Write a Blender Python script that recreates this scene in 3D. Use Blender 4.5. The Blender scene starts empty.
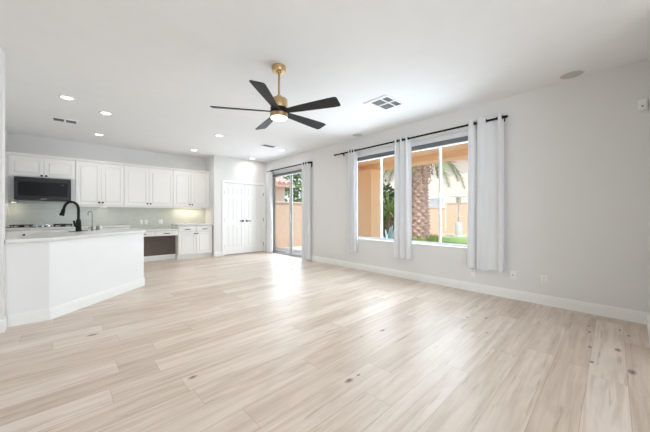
import bpy, bmesh, math, random
from mathutils import Vector, Matrix
random.seed(7)
S = bpy.context.scene
COL = S.collection
R = math.radians

# ------------------------------------------------------------------ camera, sky, sun, large lights, exposure
cam_d = bpy.data.cameras.new('camera'); cam = bpy.data.objects.new('camera', cam_d); COL.objects.link(cam)
cam.location = (0, 0, 1.16)
cam.rotation_euler = (R(90), 0, -0.73864)
cam_d.sensor_width = 36.0
cam_d.lens = 277.8 / 650 * 36
cam_d.shift_y = -1.49 / 650
cam_d.clip_start = 0.05; cam_d.clip_end = 300
S.camera = cam

w = bpy.data.worlds.new('sky'); S.world = w; w.use_nodes = True
wn = w.node_tree.nodes; wl = w.node_tree.links; wn.clear()
out = wn.new('ShaderNodeOutputWorld'); bg = wn.new('ShaderNodeBackground')
tc = wn.new('ShaderNodeTexCoord'); sep = wn.new('ShaderNodeSeparateXYZ'); rmp = wn.new('ShaderNodeValToRGB')
rmp.color_ramp.elements[0].position = 0.0; rmp.color_ramp.elements[0].color = (0.86, 0.93, 1.0, 1)
rmp.color_ramp.elements[1].position = 0.7; rmp.color_ramp.elements[1].color = (0.50, 0.70, 1.0, 1)
wl.new(tc.outputs['Generated'], sep.inputs[0]); wl.new(sep.outputs['Z'], rmp.inputs[0])
wl.new(rmp.outputs[0], bg.inputs[0]); wl.new(bg.outputs[0], out.inputs[0])
bg.inputs[1].default_value = 1.5

sun_d = bpy.data.lights.new('sun', 'SUN'); sun = bpy.data.objects.new('sun', sun_d); COL.objects.link(sun)
sun_d.energy = 3.6; sun_d.angle = R(3.0); sun_d.color = (1.0, 0.95, 0.86)
sun.rotation_euler = Vector((0.35, 0.30, -1.0)).to_track_quat('-Z', 'Y').to_euler()
sun.location = (8, -10, 20)

def area(name, loc, direction, sx, sy, power, color):
    d = bpy.data.lights.new(name, 'AREA'); d.shape = 'RECTANGLE'; d.size = sx; d.size_y = sy; d.energy = power; d.color = color
    o = bpy.data.objects.new(name, d); COL.objects.link(o); o.location = loc
    o.rotation_euler = Vector(direction).to_track_quat('-Z', 'Y').to_euler()
    return o
# added fill light at an assumed window behind the camera, and daylight at the three openings seen in the photo
area('rear_fill', (-0.6, -3.9, 1.5), (0, 1, 0.05), 2.8, 2.0, 118, (0.80, 0.90, 1.0))
area('left_window_daylight', (4.69, 3.33, 1.56), (-1, 0, 0.0), 1.1, 1.7, 44, (0.77, 0.885, 1.0))
area('right_window_daylight', (4.69, 2.09, 1.56), (-1, 0, 0.0), 1.05, 1.7, 44, (0.77, 0.885, 1.0))
area('patio_door_daylight', (4.69, 6.47, 1.2), (-1, -0.35, -0.05), 1.6, 2.2, 50, (0.77, 0.885, 1.0))

S.view_settings.view_transform = 'Standard'; S.view_settings.look = 'None'
S.view_settings.gamma = 1.0; S.view_settings.use_curve_mapping = False
S.view_settings.exposure = 0.19
S.cycles.use_denoising = True
S.cycles.max_bounces = 12; S.cycles.diffuse_bounces = 8; S.cycles.transparent_max_bounces = 16
S.cycles.sample_clamp_indirect = 6.0

# ------------------------------------------------------------------ materials
def lin(c):
    f = lambda v: (v / 255 / 12.92) if v / 255 <= 0.04045 else ((v / 255 + 0.055) / 1.055) ** 2.4
    return (f(c[0]), f(c[1]), f(c[2]), 1)

def mat(name, rgb, rough=0.5, metal=0.0, noise=0.0, scale=20.0, bump=0.0, stretch=(1, 1, 1), emit=None, estr=0.0, spec=0.5):
    m = bpy.data.materials.new(name); m.use_nodes = True
    n = m.node_tree.nodes; l = m.node_tree.links; b = n['Principled BSDF']
    b.inputs['Roughness'].default_value = rough; b.inputs['Metallic'].default_value = metal
    b.inputs['Specular IOR Level'].default_value = spec
    c = lin(rgb); b.inputs['Base Color'].default_value = c
    t = n.new('ShaderNodeTexCoord'); mp = n.new('ShaderNodeMapping'); mp.inputs['Scale'].default_value = stretch
    l.new(t.outputs['Object'], mp.inputs[0])
    nz = n.new('ShaderNodeTexNoise'); nz.inputs['Scale'].default_value = scale; nz.inputs['Detail'].default_value = 4
    l.new(mp.outputs[0], nz.inputs['Vector'])
    if noise > 0:
        r = n.new('ShaderNodeValToRGB')
        r.color_ramp.elements[0].position = 0.3; r.color_ramp.elements[1].position = 0.7
        r.color_ramp.elements[0].color = tuple(v * (1 - noise) for v in c[:3]) + (1,)
        r.color_ramp.elements[1].color = tuple(min(1, v * (1 + noise)) for v in c[:3]) + (1,)
        l.new(nz.outputs[0], r.inputs[0]); l.new(r.outputs[0], b.inputs['Base Color'])
    if bump > 0:
        bp = n.new('ShaderNodeBump'); bp.inputs['Strength'].default_value = bump; bp.inputs['Distance'].default_value = 0.01
        l.new(nz.outputs[0], bp.inputs['Height']); l.new(bp.outputs[0], b.inputs['Normal'])
    if emit:
        b.inputs['Emission Color'].default_value = lin(emit); b.inputs['Emission Strength'].default_value = estr
    return m

M = {}
M['wall'] = mat('wall_paint', (226, 225, 223), 0.85, noise=0.01, scale=3, bump=0.05, spec=0.2)
M['ceil'] = mat('ceiling_paint', (236, 236, 236), 0.9, noise=0.01, scale=6, bump=0.06, spec=0.2)
M['trim'] = mat('white_trim_paint', (238, 237, 234), 0.4, noise=0.008, scale=4)
M['island'] = mat('island_paint', (233, 232, 231), 0.6, noise=0.01, scale=4)
M['cab'] = mat('cabinet_paint', (238, 236, 233), 0.4, noise=0.01, scale=5)
M['grey_cab'] = mat('pale_grey_panel', (205, 208, 212), 0.45, noise=0.01, scale=5)
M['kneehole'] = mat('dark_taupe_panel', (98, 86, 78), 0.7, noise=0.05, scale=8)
M['counter'] = mat('white_quartz', (216, 215, 211), 0.25, noise=0.008, scale=9)
M['black'] = mat('matte_black_metal', (15, 15, 16), 0.55, 0.0, noise=0.05, scale=30, spec=0.25)
M['bronze'] = mat('dark_bronze_metal', (38, 33, 31), 0.4, 0.5, noise=0.05, scale=30)
M['gold'] = mat('brushed_brass', (200, 170, 128), 0.36, 0.75, noise=0.06, scale=12, stretch=(1, 1, 12))
M['blade'] = mat('charcoal_wood_blade', (27, 27, 29), 0.6, 0.0, noise=0.12, scale=14, stretch=(1, 1, 1))
M['chrome'] = mat('chrome', (205, 208, 210), 0.15, 0.95, noise=0.02, scale=10)
M['nickel'] = mat('brushed_nickel', (120, 122, 124), 0.4, 0.8, noise=0.03, scale=10)
M['steel'] = mat('stainless_steel', (150, 152, 156), 0.32, 0.85, noise=0.05, scale=8, stretch=(1, 1, 30))
M['dark_steel'] = mat('black_stainless', (44, 44, 47), 0.5, 0.1, noise=0.06, scale=8, stretch=(1, 1, 30))
M['dark_glass'] = mat('black_glass', (12, 12, 14), 0.35, 0.0, noise=0.1, scale=5, spec=0.2)
M['iron'] = mat('cast_iron', (25, 24, 24), 0.6, 0.2, noise=0.1, scale=30)
M['plastic'] = mat('white_plastic', (236, 236, 232), 0.4, noise=0.01, scale=20)
M['slot'] = mat('dark_slot', (60, 58, 56), 0.6, noise=0.05, scale=20)
M['mesh_grille'] = mat('speaker_grille_cloth', (196, 194, 188), 0.8, noise=0.05, scale=400)
M['louvre'] = mat('grey_louvre', (118, 118, 118), 0.5, 0.1, noise=0.03, scale=20)
M['duct'] = mat('dark_duct', (62, 62, 62), 0.8, noise=0.05, scale=20)
M['blind'] = mat('white_blind_vinyl', (222, 223, 226), 0.5, noise=0.01, scale=20)
M['blind_dark'] = mat('stacked_slats', (128, 128, 130), 0.6, noise=0.06, scale=30)
M['vinyl'] = mat('white_window_vinyl', (222, 224, 226), 0.35, noise=0.01, scale=10)
M['alu'] = mat('grey_door_frame', (176, 176, 174), 0.6, 0.0, noise=0.03, scale=10)
M['stucco'] = mat('orange_stucco', (245, 206, 164), 0.9, noise=0.05, scale=40, bump=0.25, spec=0.1)
M['tan'] = mat('tan_block_wall', (234, 206, 182), 0.9, noise=0.05, scale=8, bump=0.2, spec=0.1)
M['cream'] = mat('cream_house_stucco', (236, 222, 208), 0.9, noise=0.03, scale=30, bump=0.1, spec=0.1)
M['concrete'] = mat('patio_concrete', (222, 214, 206), 0.85, noise=0.06, scale=5, bump=0.1, spec=0.2)
M['gravel'] = mat('grey_gravel', (150, 146, 138), 0.95, noise=0.3, scale=40, bump=0.6)
M['dirt'] = mat('yard_gravel', (196, 176, 152), 0.95, noise=0.12, scale=30, bump=0.3)
M['lawn'] = mat('green_lawn', (150, 172, 104), 0.95, noise=0.25, scale=30, bump=0.4)
M['leaf'] = mat('green_leaves', (124, 150, 92), 0.6, noise=0.3, scale=3)
M['leaf_dark'] = mat('dark_green_leaves', (104, 134, 84), 0.6, noise=0.3, scale=3)
M['leaf_light'] = mat('yellow_green_leaves', (142, 160, 84), 0.6, noise=0.25, scale=3)
M['frond'] = mat('palm_leaflets', (140, 160, 104), 0.55, noise=0.25, scale=4)
M['agave'] = mat('blue_agave_leaves', (160, 190, 194), 0.55, noise=0.15, scale=5)
M['bark'] = mat('tree_bark', (112, 90, 70), 0.9, noise=0.3, scale=14, bump=0.5)
M['palm_bark'] = mat('palm_boot_bark', (190, 160, 144), 0.95, noise=0.4, scale=9, bump=0.4)
M['rib'] = mat('palm_midrib', (166, 160, 96), 0.6, noise=0.1, scale=6)
M['date'] = mat('date_strand', (120, 96, 60), 0.7, noise=0.2, scale=20)
M['tile'] = mat('pink_roof_tile', (222, 184, 168), 0.85, noise=0.2, scale=6, bump=0.2)
M['silver'] = mat('pale_silver_paint', (218, 218, 214), 0.45, 0.25, noise=0.03, scale=8)
M['house_glass'] = mat('house_window_glass', (196, 198, 200), 0.5, noise=0.1, scale=2)
M['lens'] = mat('lamp_lens', (255, 250, 240), 0.5, emit=(255, 247, 234), estr=6.0)
M['warm_lens'] = mat('warm_strip_lens', (255, 244, 220), 0.5, emit=(255, 232, 196), estr=2.0)

def glass_mat():
    m = bpy.data.materials.new('clear_pane'); m.use_nodes = True
    n = m.node_tree.nodes; l = m.node_tree.links; n.clear()
    o = n.new('ShaderNodeOutputMaterial'); mx = n.new('ShaderNodeMixShader')
    tr = n.new('ShaderNodeBsdfTransparent'); gl = n.new('ShaderNodeBsdfGlossy'); gl.inputs['Roughness'].default_value = 0.02
    tr.inputs[0].default_value = (0.95, 0.97, 0.97, 1)
    fr = n.new('ShaderNodeLayerWeight'); fr.inputs[0].default_value = 0.12
    mu = n.new('ShaderNodeMath'); mu.operation = 'MULTIPLY'; mu.inputs[1].default_value = 0.6
    l.new(fr.outputs['Fresnel'], mu.inputs[0]); l.new(mu.outputs[0], mx.inputs[0])
    l.new(tr.outputs[0], mx.inputs[1]); l.new(gl.outputs[0], mx.inputs[2]); l.new(mx.outputs[0], o.inputs[0])
    return m
M['glass'] = glass_mat()

def fabric_mat():
    m = bpy.data.materials.new('curtain_linen'); m.use_nodes = True
    n = m.node_tree.nodes; l = m.node_tree.links; b = n['Principled BSDF']
    b.inputs['Base Color'].default_value = lin((234, 234, 235)); b.inputs['Roughness'].default_value = 0.9
    b.inputs['Specular IOR Level'].default_value = 0.1
    tl = n.new('ShaderNodeBsdfTranslucent'); tl.inputs[0].default_value = lin((240, 240, 243))
    mx = n.new('ShaderNodeMixShader'); mx.inputs[0].default_value = 0.1
    o = n['Material Output']
    l.new(b.outputs[0], mx.inputs[1]); l.new(tl.outputs[0], mx.inputs[2]); l.new(mx.outputs[0], o.inputs[0])
    t = n.new('ShaderNodeTexCoord'); wv = n.new('ShaderNodeTexNoise'); wv.inputs['Scale'].default_value = 260
    bp = n.new('ShaderNodeBump'); bp.inputs['Strength'].default_value = 0.12; bp.inputs['Distance'].default_value = 0.003
    l.new(t.outputs['Object'], wv.inputs['Vector']); l.new(wv.outputs[0], bp.inputs['Height']); l.new(bp.outputs[0], b.inputs['Normal'])
    return m
M['curtain'] = fabric_mat()

def tile_mat():
    m = mat('pale_green_tile', (206, 211, 203), 0.25)
    n = m.node_tree.nodes; l = m.node_tree.links; b = n['Principled BSDF']
    t = n.new('ShaderNodeTexCoord'); mp = n.new('ShaderNodeMapping'); mp.inputs['Rotation'].default_value = (R(90), 0, 0)
    br = n.new('ShaderNodeTexBrick'); br.inputs['Scale'].default_value = 1.0
    br.inputs['Brick Width'].default_value = 0.10; br.inputs['Row Height'].default_value = 0.05
    br.inputs['Mortar Size'].default_value = 0.002
    br.inputs['Color1'].default_value = lin((196, 200, 191)); br.inputs['Color2'].default_value = lin((203, 207, 198))
    br.inputs['Mortar'].default_value = lin((214, 215, 209))
    l.new(t.outputs['Object'], mp.inputs[0]); l.new(mp.outputs[0], br.inputs['Vector']); l.new(br.outputs[0], b.inputs['Base Color'])
    return m
M['splash'] = tile_mat()

KNOTS = [(2.3, 1.67, 0.022), (2.03, 1.713, 0.009), (1.43, 1.322, 0.024), (1.531, 1.322, 0.011), (3.299, 1.24, 0.016), (3.431, 1.087, 0.017), (3.776, 1.3, 0.012), (3.016, 0.947, 0.012), (3.353, 0.236, 0.018), (3.778, 0.27, 0.016), (3.977, 0.288, 0.014), (3.024, 0.202, 0.016), (3.456, 0.07, 0.026), (3.932, 0.007, 0.016), (4.069, 0.068, 0.014), (3.05, -0.01, 0.03), (0.638, 2.101, 0.022), (0.142, 3.488, 0.03)]
def floor_mat():
    m = bpy.data.materials.new('oak_plank_floor'); m.use_nodes = True
    n = m.node_tree.nodes; l = m.node_tree.links; b = n['Principled BSDF']
    def math_(op, a, c=None, d=None):
        x = n.new('ShaderNodeMath'); x.operation = op
        for i, v in enumerate((a, c, d)):
            if v is None: continue
            if isinstance(v, (int, float)): x.inputs[i].default_value = v
            else: l.new(v, x.inputs[i])
        return x.outputs[0]
    t = n.new('ShaderNodeTexCoord'); mp = n.new('ShaderNodeMapping'); mp.inputs['Rotation'].default_value = (0, 0, R(-1.6))
    l.new(t.outputs['Object'], mp.inputs[0])
    s = n.new('ShaderNodeSeparateXYZ'); l.new(mp.outputs[0], s.inputs[0])
    W, Lp = 0.2, 1.5
    yy = math_('DIVIDE', math_('SUBTRACT', s.outputs['Y'], 0.13), W); row = math_('FLOOR', yy); fy = math_('SUBTRACT', yy, row)
    wn1 = n.new('ShaderNodeTexWhiteNoise'); wn1.noise_dimensions = '1D'; l.new(row, wn1.inputs['W'])
    xx = math_('ADD', math_('DIVIDE', s.outputs['X'], Lp), math_('MULTIPLY', wn1.outputs['Value'], 7.0)); colm = math_('FLOOR', xx); fx = math_('SUBTRACT', xx, colm)
    cv = n.new('ShaderNodeCombineXYZ'); l.new(row, cv.inputs[0]); l.new(colm, cv.inputs[1])
    wn2 = n.new('ShaderNodeTexWhiteNoise'); wn2.noise_dimensions = '2D'; l.new(cv.outputs[0], wn2.inputs['Vector'])
    rnd = wn2.outputs['Value']
    # grain
    gv = n.new('ShaderNodeCombineXYZ')
    l.new(math_('MULTIPLY', s.outputs['X'], 1.3), gv.inputs[0]); l.new(math_('MULTIPLY', s.outputs['Y'], 26.0), gv.inputs[1]); l.new(math_('MULTIPLY', rnd, 37.0), gv.inputs[2])
    g1 = n.new('ShaderNodeTexNoise'); g1.inputs['Scale'].default_value = 1.0; g1.inputs['Detail'].default_value = 6; g1.inputs['Roughness'].default_value = 0.6; g1.inputs['Distortion'].default_value = 0.6
    l.new(gv.outputs[0], g1.inputs['Vector'])
    gv2 = n.new('ShaderNodeCombineXYZ')
    l.new(math_('MULTIPLY', s.outputs['X'], 1.1), gv2.inputs[0]); l.new(math_('MULTIPLY', s.outputs['Y'], 4.5), gv2.inputs[1]); l.new(math_('MULTIPLY', rnd, 91.0), gv2.inputs[2])
    g2 = n.new('ShaderNodeTexNoise'); g2.inputs['Scale'].default_value = 1.6; g2.inputs['Detail'].default_value = 3; g2.inputs['Distortion'].default_value = 1.2
    l.new(gv2.outputs[0], g2.inputs['Vector'])
    r0 = n.new('ShaderNodeValToRGB')
    e = r0.color_ramp.elements
    e[0].position = 0.0; e[0].color = lin((205, 189, 174)); e[1].position = 1.0; e[1].color = lin((221, 208, 196))
    x = e.new(0.5); x.color = lin((214, 200, 186))
    l.new(rnd, r0.inputs[0])
    rg = n.new('ShaderNodeValToRGB'); e = rg.color_ramp.elements
    e[0].position = 0.33; e[0].color = (0.72, 0.65, 0.58, 1); e[1].position = 0.56; e[1].color = (1.03, 1.03, 1.03, 1)
    l.new(g1.outputs[0], rg.inputs[0])
    rg2 = n.new('ShaderNodeValToRGB'); e = rg2.color_ramp.elements
    e[0].position = 0.30; e[0].color = (0.84, 0.815, 0.79, 1); e[1].position = 0.58; e[1].color = (1.03, 1.03, 1.03, 1)
    l.new(g2.outputs[0], rg2.inputs[0])
    def mul(a, c, fac=1.0):
        mx = n.new('ShaderNodeMix'); mx.data_type = 'RGBA'; mx.blend_type = 'MULTIPLY'
        mx.inputs[0].default_value = fac
        l.new(a, mx.inputs[6]); l.new(c, mx.inputs[7]); return mx.outputs[2]
    c = mul(mul(r0.outputs[0], rg.outputs[0], 0.58), rg2.outputs[0], 0.6)
    # short dark mineral streaks
    gv3 = n.new('ShaderNodeCombineXYZ')
    l.new(math_('MULTIPLY', s.outputs['X'], 2.6), gv3.inputs[0]); l.new(math_('MULTIPLY', s.outputs['Y'], 34.0), gv3.inputs[1]); l.new(math_('MULTIPLY', rnd, 53.0), gv3.inputs[2])
    g3 = n.new('ShaderNodeTexNoise'); g3.inputs['Scale'].default_value = 1.0; g3.inputs['Detail'].default_value = 2; g3.inputs['Distortion'].default_value = 0.4
    l.new(gv3.outputs[0], g3.inputs['Vector'])
    rg3 = n.new('ShaderNodeValToRGB'); e = rg3.color_ramp.elements
    e[0].position = 0.64; e[0].color = (1, 1, 1, 1); e[1].position = 0.76; e[1].color = (0.60, 0.54, 0.48, 1)
    l.new(g3.outputs[0], rg3.inputs[0])
    c = mul(c, rg3.outputs[0], 0.7)
    # seams
    dy = math_('MULTIPLY', math_('MINIMUM', fy, math_('SUBTRACT', 1.0, fy)), W)
    dx = math_('MULTIPLY', math_('MINIMUM', fx, math_('SUBTRACT', 1.0, fx)), Lp)
    seam = math_('LESS_THAN', math_('MINIMUM', dx, dy), 0.0016)
    mx = n.new('ShaderNodeMix'); mx.data_type = 'RGBA'; l.new(math_('MULTIPLY', seam, 0.4), mx.inputs[0]); l.new(c, mx.inputs[6]); mx.inputs[7].default_value = lin((120, 100, 84))
    c = mx.outputs[2]
    # dark knots where the boards have them
    so = n.new('ShaderNodeSeparateXYZ'); l.new(t.outputs['Object'], so.inputs[0])
    kn = None
    nzk = n.new('ShaderNodeTexNoise'); nzk.inputs['Scale'].default_value = 40; l.new(t.outputs['Object'], nzk.inputs['Vector'])
    for kx, ky, kr in KNOTS:
        ax = math_('MULTIPLY', math_('SUBTRACT', so.outputs['X'], kx), 0.5); ay = math_('SUBTRACT', so.outputs['Y'], ky)
        d = math_('SQRT', math_('ADD', math_('MULTIPLY', ax, ax), math_('MULTIPLY', ay, ay)))
        v = math_('SUBTRACT', 1.0, math_('DIVIDE', d, kr))
        kn = v if kn is None else math_('MAXIMUM', kn, v)
    kk = math_('MULTIPLY', math_('MAXIMUM', kn, 0.0), math_('MULTIPLY', nzk.outputs[0], 2.2)); kk = math_('MINIMUM', kk, 0.8)
    mx = n.new('ShaderNodeMix'); mx.data_type = 'RGBA'; l.new(kk, mx.inputs[0]); l.new(c, mx.inputs[6]); mx.inputs[7].default_value = lin((64, 50, 42))
    l.new(mx.outputs[2], b.inputs['Base Color'])
    rr = math_('ADD', math_('MULTIPLY', g1.outputs[0], 0.12), 0.32)
    l.new(rr, b.inputs['Roughness'])
    b.inputs['Specular IOR Level'].default_value = 0.3
    bp = n.new('ShaderNodeBump'); bp.inputs['Strength'].default_value = 0.06; bp.inputs['Distance'].default_value = 0.004
    l.new(g1.outputs[0], bp.inputs['Height']); l.new(bp.outputs[0], b.inputs['Normal'])
    return m
M['floor'] = floor_mat()

# ------------------------------------------------------------------ mesh and object helpers
ORG = {}
class MB:
    def __init__(self, T=None): self.bm = bmesh.new(); self.T = T or Matrix.Identity(4)
    def v(self, p): return self.bm.verts.new(self.T @ Vector(p))
    def face(self, vs):
        try: return self.bm.faces.new(vs)
        except ValueError: return None
    def box(self, x0, x1, y0, y1, z0, z1, bev=0.0, seg=2):
        b = bmesh.new()
        bmesh.ops.create_cube(b, size=1.0)
        for q in b.verts:
            q.co = Vector(((x0 + x1) / 2 + q.co.x * (x1 - x0), (y0 + y1) / 2 + q.co.y * (y1 - y0), (z0 + z1) / 2 + q.co.z * (z1 - z0)))
        if bev > 0: bmesh.ops.bevel(b, geom=list(b.edges), offset=bev, segments=seg, affect='EDGES', profile=0.5)
        self.merge(b); return self
    def merge(self, b, X=None):
        mp = {}
        for q in b.verts: mp[q] = self.v((X @ q.co) if X else q.co)
        for f in b.faces: self.face([mp[q] for q in f.verts])
        b.free()
    def prism(self, pts, d0, d1, axis='z', holes=(), bev=0.0):
        # polygon pts extruded from d0 to d1; axis z: (x,y)->z ; axis y: (x,z)->y ; axis x: (y,z)->x
        def P(a, c, d): return {'z': (a, c, d), 'y': (a, d, c), 'x': (d, a, c)}[axis]
        b = bmesh.new(); loops = [list(pts)] + [list(h) for h in holes]
        if holes:
            edges = []
            for lp in loops:
                vs = [b.verts.new(P(a, c, d0)) for a, c in lp]
                edges += [b.edges.new((vs[i], vs[(i + 1) % len(vs)])) for i in range(len(vs))]
            bmesh.ops.triangle_fill(b, use_beauty=True, edges=edges)
        else:
            b.faces.new([b.verts.new(P(a, c, d0)) for a, c in pts])
        g = bmesh.ops.extrude_face_region(b, geom=list(b.faces))
        off = Vector(P(0, 0, d1 - d0))
        bmesh.ops.translate(b, verts=[e for e in g['geom'] if isinstance(e, bmesh.types.BMVert)], vec=off)
        bmesh.ops.recalc_face_normals(b, faces=list(b.faces))
        if bev > 0: bmesh.ops.bevel(b, geom=[e for e in b.edges if len(e.link_faces) == 2 and e.calc_face_angle(0) > 0.5], offset=bev, segments=1, affect='EDGES')
        self.merge(b); return self
    def lathe(self, prof, c=(0, 0, 0), seg=32, axis='z', squash=(1, 1)):
        def P(r, h, a):
            u, w_ = r * math.cos(a) * squash[0], r * math.sin(a) * squash[1]
            return {'z': (c[0] + u, c[1] + w_, c[2] + h), 'y': (c[0] + u, c[1] + h, c[2] + w_), 'x': (c[0] + h, c[1] + u, c[2] + w_)}[axis]
        rings = []
        for r, h in prof:
            rings.append([self.v(P(0, h, 0))] if r < 1e-6 else [self.v(P(r, h, 2 * math.pi * k / seg)) for k in range(seg)])
        for A, B in zip(rings, rings[1:]):
            for k in range(seg):
                k2 = (k + 1) % seg
                if len(A) == 1 and len(B) == 1: continue
                if len(A) == 1: self.face([A[0], B[k2], B[k]])
                elif len(B) == 1: self.face([A[k], A[k2], B[0]])
                else: self.face([A[k], A[k2], B[k2], B[k]])
        return self
    def tube(self, path, r, seg=12, cap=True):
        P = [Vector(p) for p in path]; N = len(P); rs = r if isinstance(r, (list, tuple)) else [r] * N
        up = Vector((0, 0, 1)); rings = []; prev = None
        for i in range(N):
            d = (P[min(i + 1, N - 1)] - P[max(i - 1, 0)]).normalized()
            if prev is None:
                a = d.cross(up)
                if a.length < 1e-3: a = d.cross(Vector((1, 0, 0)))
            else: a = prev - d * prev.dot(d)
            a.normalize(); prev = a; bb = d.cross(a)
            rings.append([self.v(P[i] + (a * math.cos(2 * math.pi * k / seg) + bb * math.sin(2 * math.pi * k / seg)) * rs[i]) for k in range(seg)])
        for A, B in zip(rings, rings[1:]):
            for k in range(seg): self.face([A[k], A[(k + 1) % seg], B[(k + 1) % seg], B[k]])
        if cap: self.face(rings[0][::-1]); self.face(rings[-1])
        return self
    def ball(self, c, r, seg=14, sq=(1, 1, 1)):
        b = bmesh.new(); bmesh.ops.create_uvsphere(b, u_segments=seg, v_segments=max(6, seg // 2 + 2), radius=r)
        self.merge(b, Matrix.Translation(c) @ Matrix.Diagonal((*sq, 1))); return self
    def build(self, name, material, parent=None, org=(0, 0, 0), smooth=True, angle=35, rec=True):
        if parent is not None: org = ORG[parent.name]
        if rec: bmesh.ops.recalc_face_normals(self.bm, faces=list(self.bm.faces))
        bmesh.ops.translate(self.bm, verts=list(self.bm.verts), vec=-Vector(org))
        me = bpy.data.meshes.new(name); self.bm.to_mesh(me); self.bm.free()
        if smooth:
            for p in me.polygons: p.use_smooth = True
            me.set_sharp_from_angle(angle=R(angle))
        me.materials.append(material)
        o = bpy.data.objects.new(name, me); COL.objects.link(o)
        if parent is not None: o.parent = parent
        else: o.location = org
        ORG[o.name] = tuple(org)
        return o

def struct(o): o['kind'] = 'structure'; return o
def tag(o, label, cat, group=None, kind=None):
    o['label'] = label; o['category'] = cat
    if group: o['group'] = group
    if kind: o['kind'] = kind
    return o
def thing(name, loc, label, cat, group=None):
    o = bpy.data.objects.new(name, None); COL.objects.link(o); o.location = loc; o.empty_display_size = 0.1
    ORG[o.name] = tuple(loc); return tag(o, label, cat, group)
def dup(root, loc, label, group=None):
    r = root.copy(); COL.objects.link(r); r.location = loc; r['label'] = label
    if group: r['group'] = group
    ORG[r.name] = tuple(loc)
    for ch in list(root.children):
        c = ch.copy(); COL.objects.link(c); c.parent = r
        for g in list(ch.children):
            d = g.copy(); COL.objects.link(d); d.parent = c
    return r

# ------------------------------------------------------------------ the room
H = 2.795; XR = 4.489; YC = 7.70; YK = 8.38; XA = 2.888; XL = -0.95
# floor
struct(MB().box(-2.6, XR, -4.1, YK, -0.12, 0.0).build('floor', M['floor'], smooth=False))
struct(MB().box(-2.6, XR + 0.2, -4.1, YK + 0.2, H, H + 0.15).build('ceiling', M['ceil'], smooth=False))
# right wall with two windows and the patio door opening
W1 = (2.83, 4.06, 0.635, 2.46); W2 = (1.48, 2.76, 0.635, 2.46); SD = (5.58, 7.42, 0.0, 2.42)
TH = 0.18
def rect(y0, y1, z0, z1): return [(y0, z0), (y1, z0), (y1, z1), (y0, z1)]
wr = MB()
ys = [-0.30, W2[0], W2[1], W1[0], W1[1], SD[0], SD[1], YC + 0.15]
wr.prism([(ys[0], 0), (SD[0], 0), (SD[0], SD[3]), (SD[1], SD[3]), (SD[1], 0), (ys[-1], 0), (ys[-1], H), (ys[0], H)], XR, XR + TH, 'x',
         holes=[rect(*W1), rect(*W2)])
struct(wr.build('wall_right', M['wall'], smooth=False))
struct(MB().box(XA, XR, YC, YC + 0.15, 0, H).prism([(0, 0), (0.01, 0), (0.01, 0.01)], 0, 0.001).build('wall_back', M['wall'], smooth=False)) if False else None
DX0, DX1, DZ = 3.17, 4.42, 2.065
struct(MB().prism([(XA, 0), (DX0 - .02, 0), (DX0 - .02, DZ + .02), (DX1 + .02, DZ + .02), (DX1 + .02, 0), (XR, 0), (XR, H), (XA, H)], YC, YC + 0.13, 'y').build('wall_back', M['wall'], smooth=False))
struct(MB().box(XA, XA + 0.12, YC + 0.13, YK + 0.15, 0, H).build('wall_alcove', M['wall'], smooth=False))
struct(MB().box(XL - 0.12, XA, YK, YK + 0.15, 0, H).build('wall_kitchen', M['wall'], smooth=False))
struct(MB().box(XL - 0.12, XL, 4.317, YK, 0, H).build('wall_kitchen_side', M['wall'], smooth=False))
struct(MB().box(-2.5, -0.508, 4.165, 4.317, 0, H).build('wall_left', M['wall'], smooth=False))
struct(MB().box(-2.65, -2.5, -4.1, 4.317, 0, H).build('wall_far_left', M['wall'], smooth=False))
# wall that turns the corner at the right edge of the photo, and the unseen rear wall with a window added to let fill light in
YN = -0.135
struct(MB().box(3.4, XR, YN - 0.15, YN, 0, H).build('wall_near', M['wall'], smooth=False))
struct(MB().box(3.4, 3.55, -3.95, YN - 0.15, 0, H).build('wall_near_side', M['wall'], smooth=False))
struct(MB().prism([(-2.5, 0), (3.55, 0), (3.55, H), (-2.5, H)], -4.1, -3.95, 'y', holes=[[(-2.0, 0.5), (0.8, 0.5), (0.8, 2.5), (-2.0, 2.5)]]).build('wall_rear', M['wall'], smooth=False))
w3 = MB().prism([(-2.0, 0.5), (0.8, 0.5), (0.8, 2.5), (-2.0, 2.5)], -4.06, -4.0, 'y', holes=[[(-1.95, 0.55), (-0.63, 0.55), (-0.63, 2.45), (-1.95, 2.45)], [(-0.57, 0.55), (0.75, 0.55), (0.75, 2.45), (-0.57, 2.45)]]).build('window_3_added', M['vinyl'], smooth=False)
struct(w3); MB().box(-1.96, 0.76, -4.035, -4.025, 0.54, 2.46).build('pane', M['glass'], w3, smooth=False)

# baseboards: a stepped profile swept along a path on the floor
def baseboard(name, path, h=0.128, t=0.016, closed=False):
    # path: floor points, room is on the LEFT of the travel direction
    prof = [(0, 0), (t, 0), (t, h * 0.70), (t * 0.75, h * 0.74), (t * 0.75, h * 0.86), (t * 0.35, h * 0.92), (t * 0.3, h), (0, h)]
    m = MB(); P = [Vector((x, y)) for x, y in path]; rings = []
    for i, p in enumerate(P):
        d0 = (P[i] - P[i - 1]).normalized() if i > 0 else None
        d1 = (P[i + 1] - P[i]).normalized() if i < len(P) - 1 else None
        n0 = Vector((-d0.y, d0.x)) if d0 else None; n1 = Vector((-d1.y, d1.x)) if d1 else None
        if n0 is None: off = n1
        elif n1 is None: off = n0
        else: off = (n0 + n1) / (1 + n0.dot(n1))
        rings.append([m.v((p.x + off.x * a, p.y + off.y * a, z)) for a, z in prof])
    for A, B in zip(rings, rings[1:]):
        for k in range(len(prof)): m.face([A[k], A[(k + 1) % len(prof)], B[(k + 1) % len(prof)], B[k]])
    m.face(rings[0]); m.face(rings[-1][::-1])
    return struct(m.build(name, M['trim'], smooth=False))
baseboard('baseboard_right', [(XR - .001, YN), (XR - .001, SD[0] - 0.0)])
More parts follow.
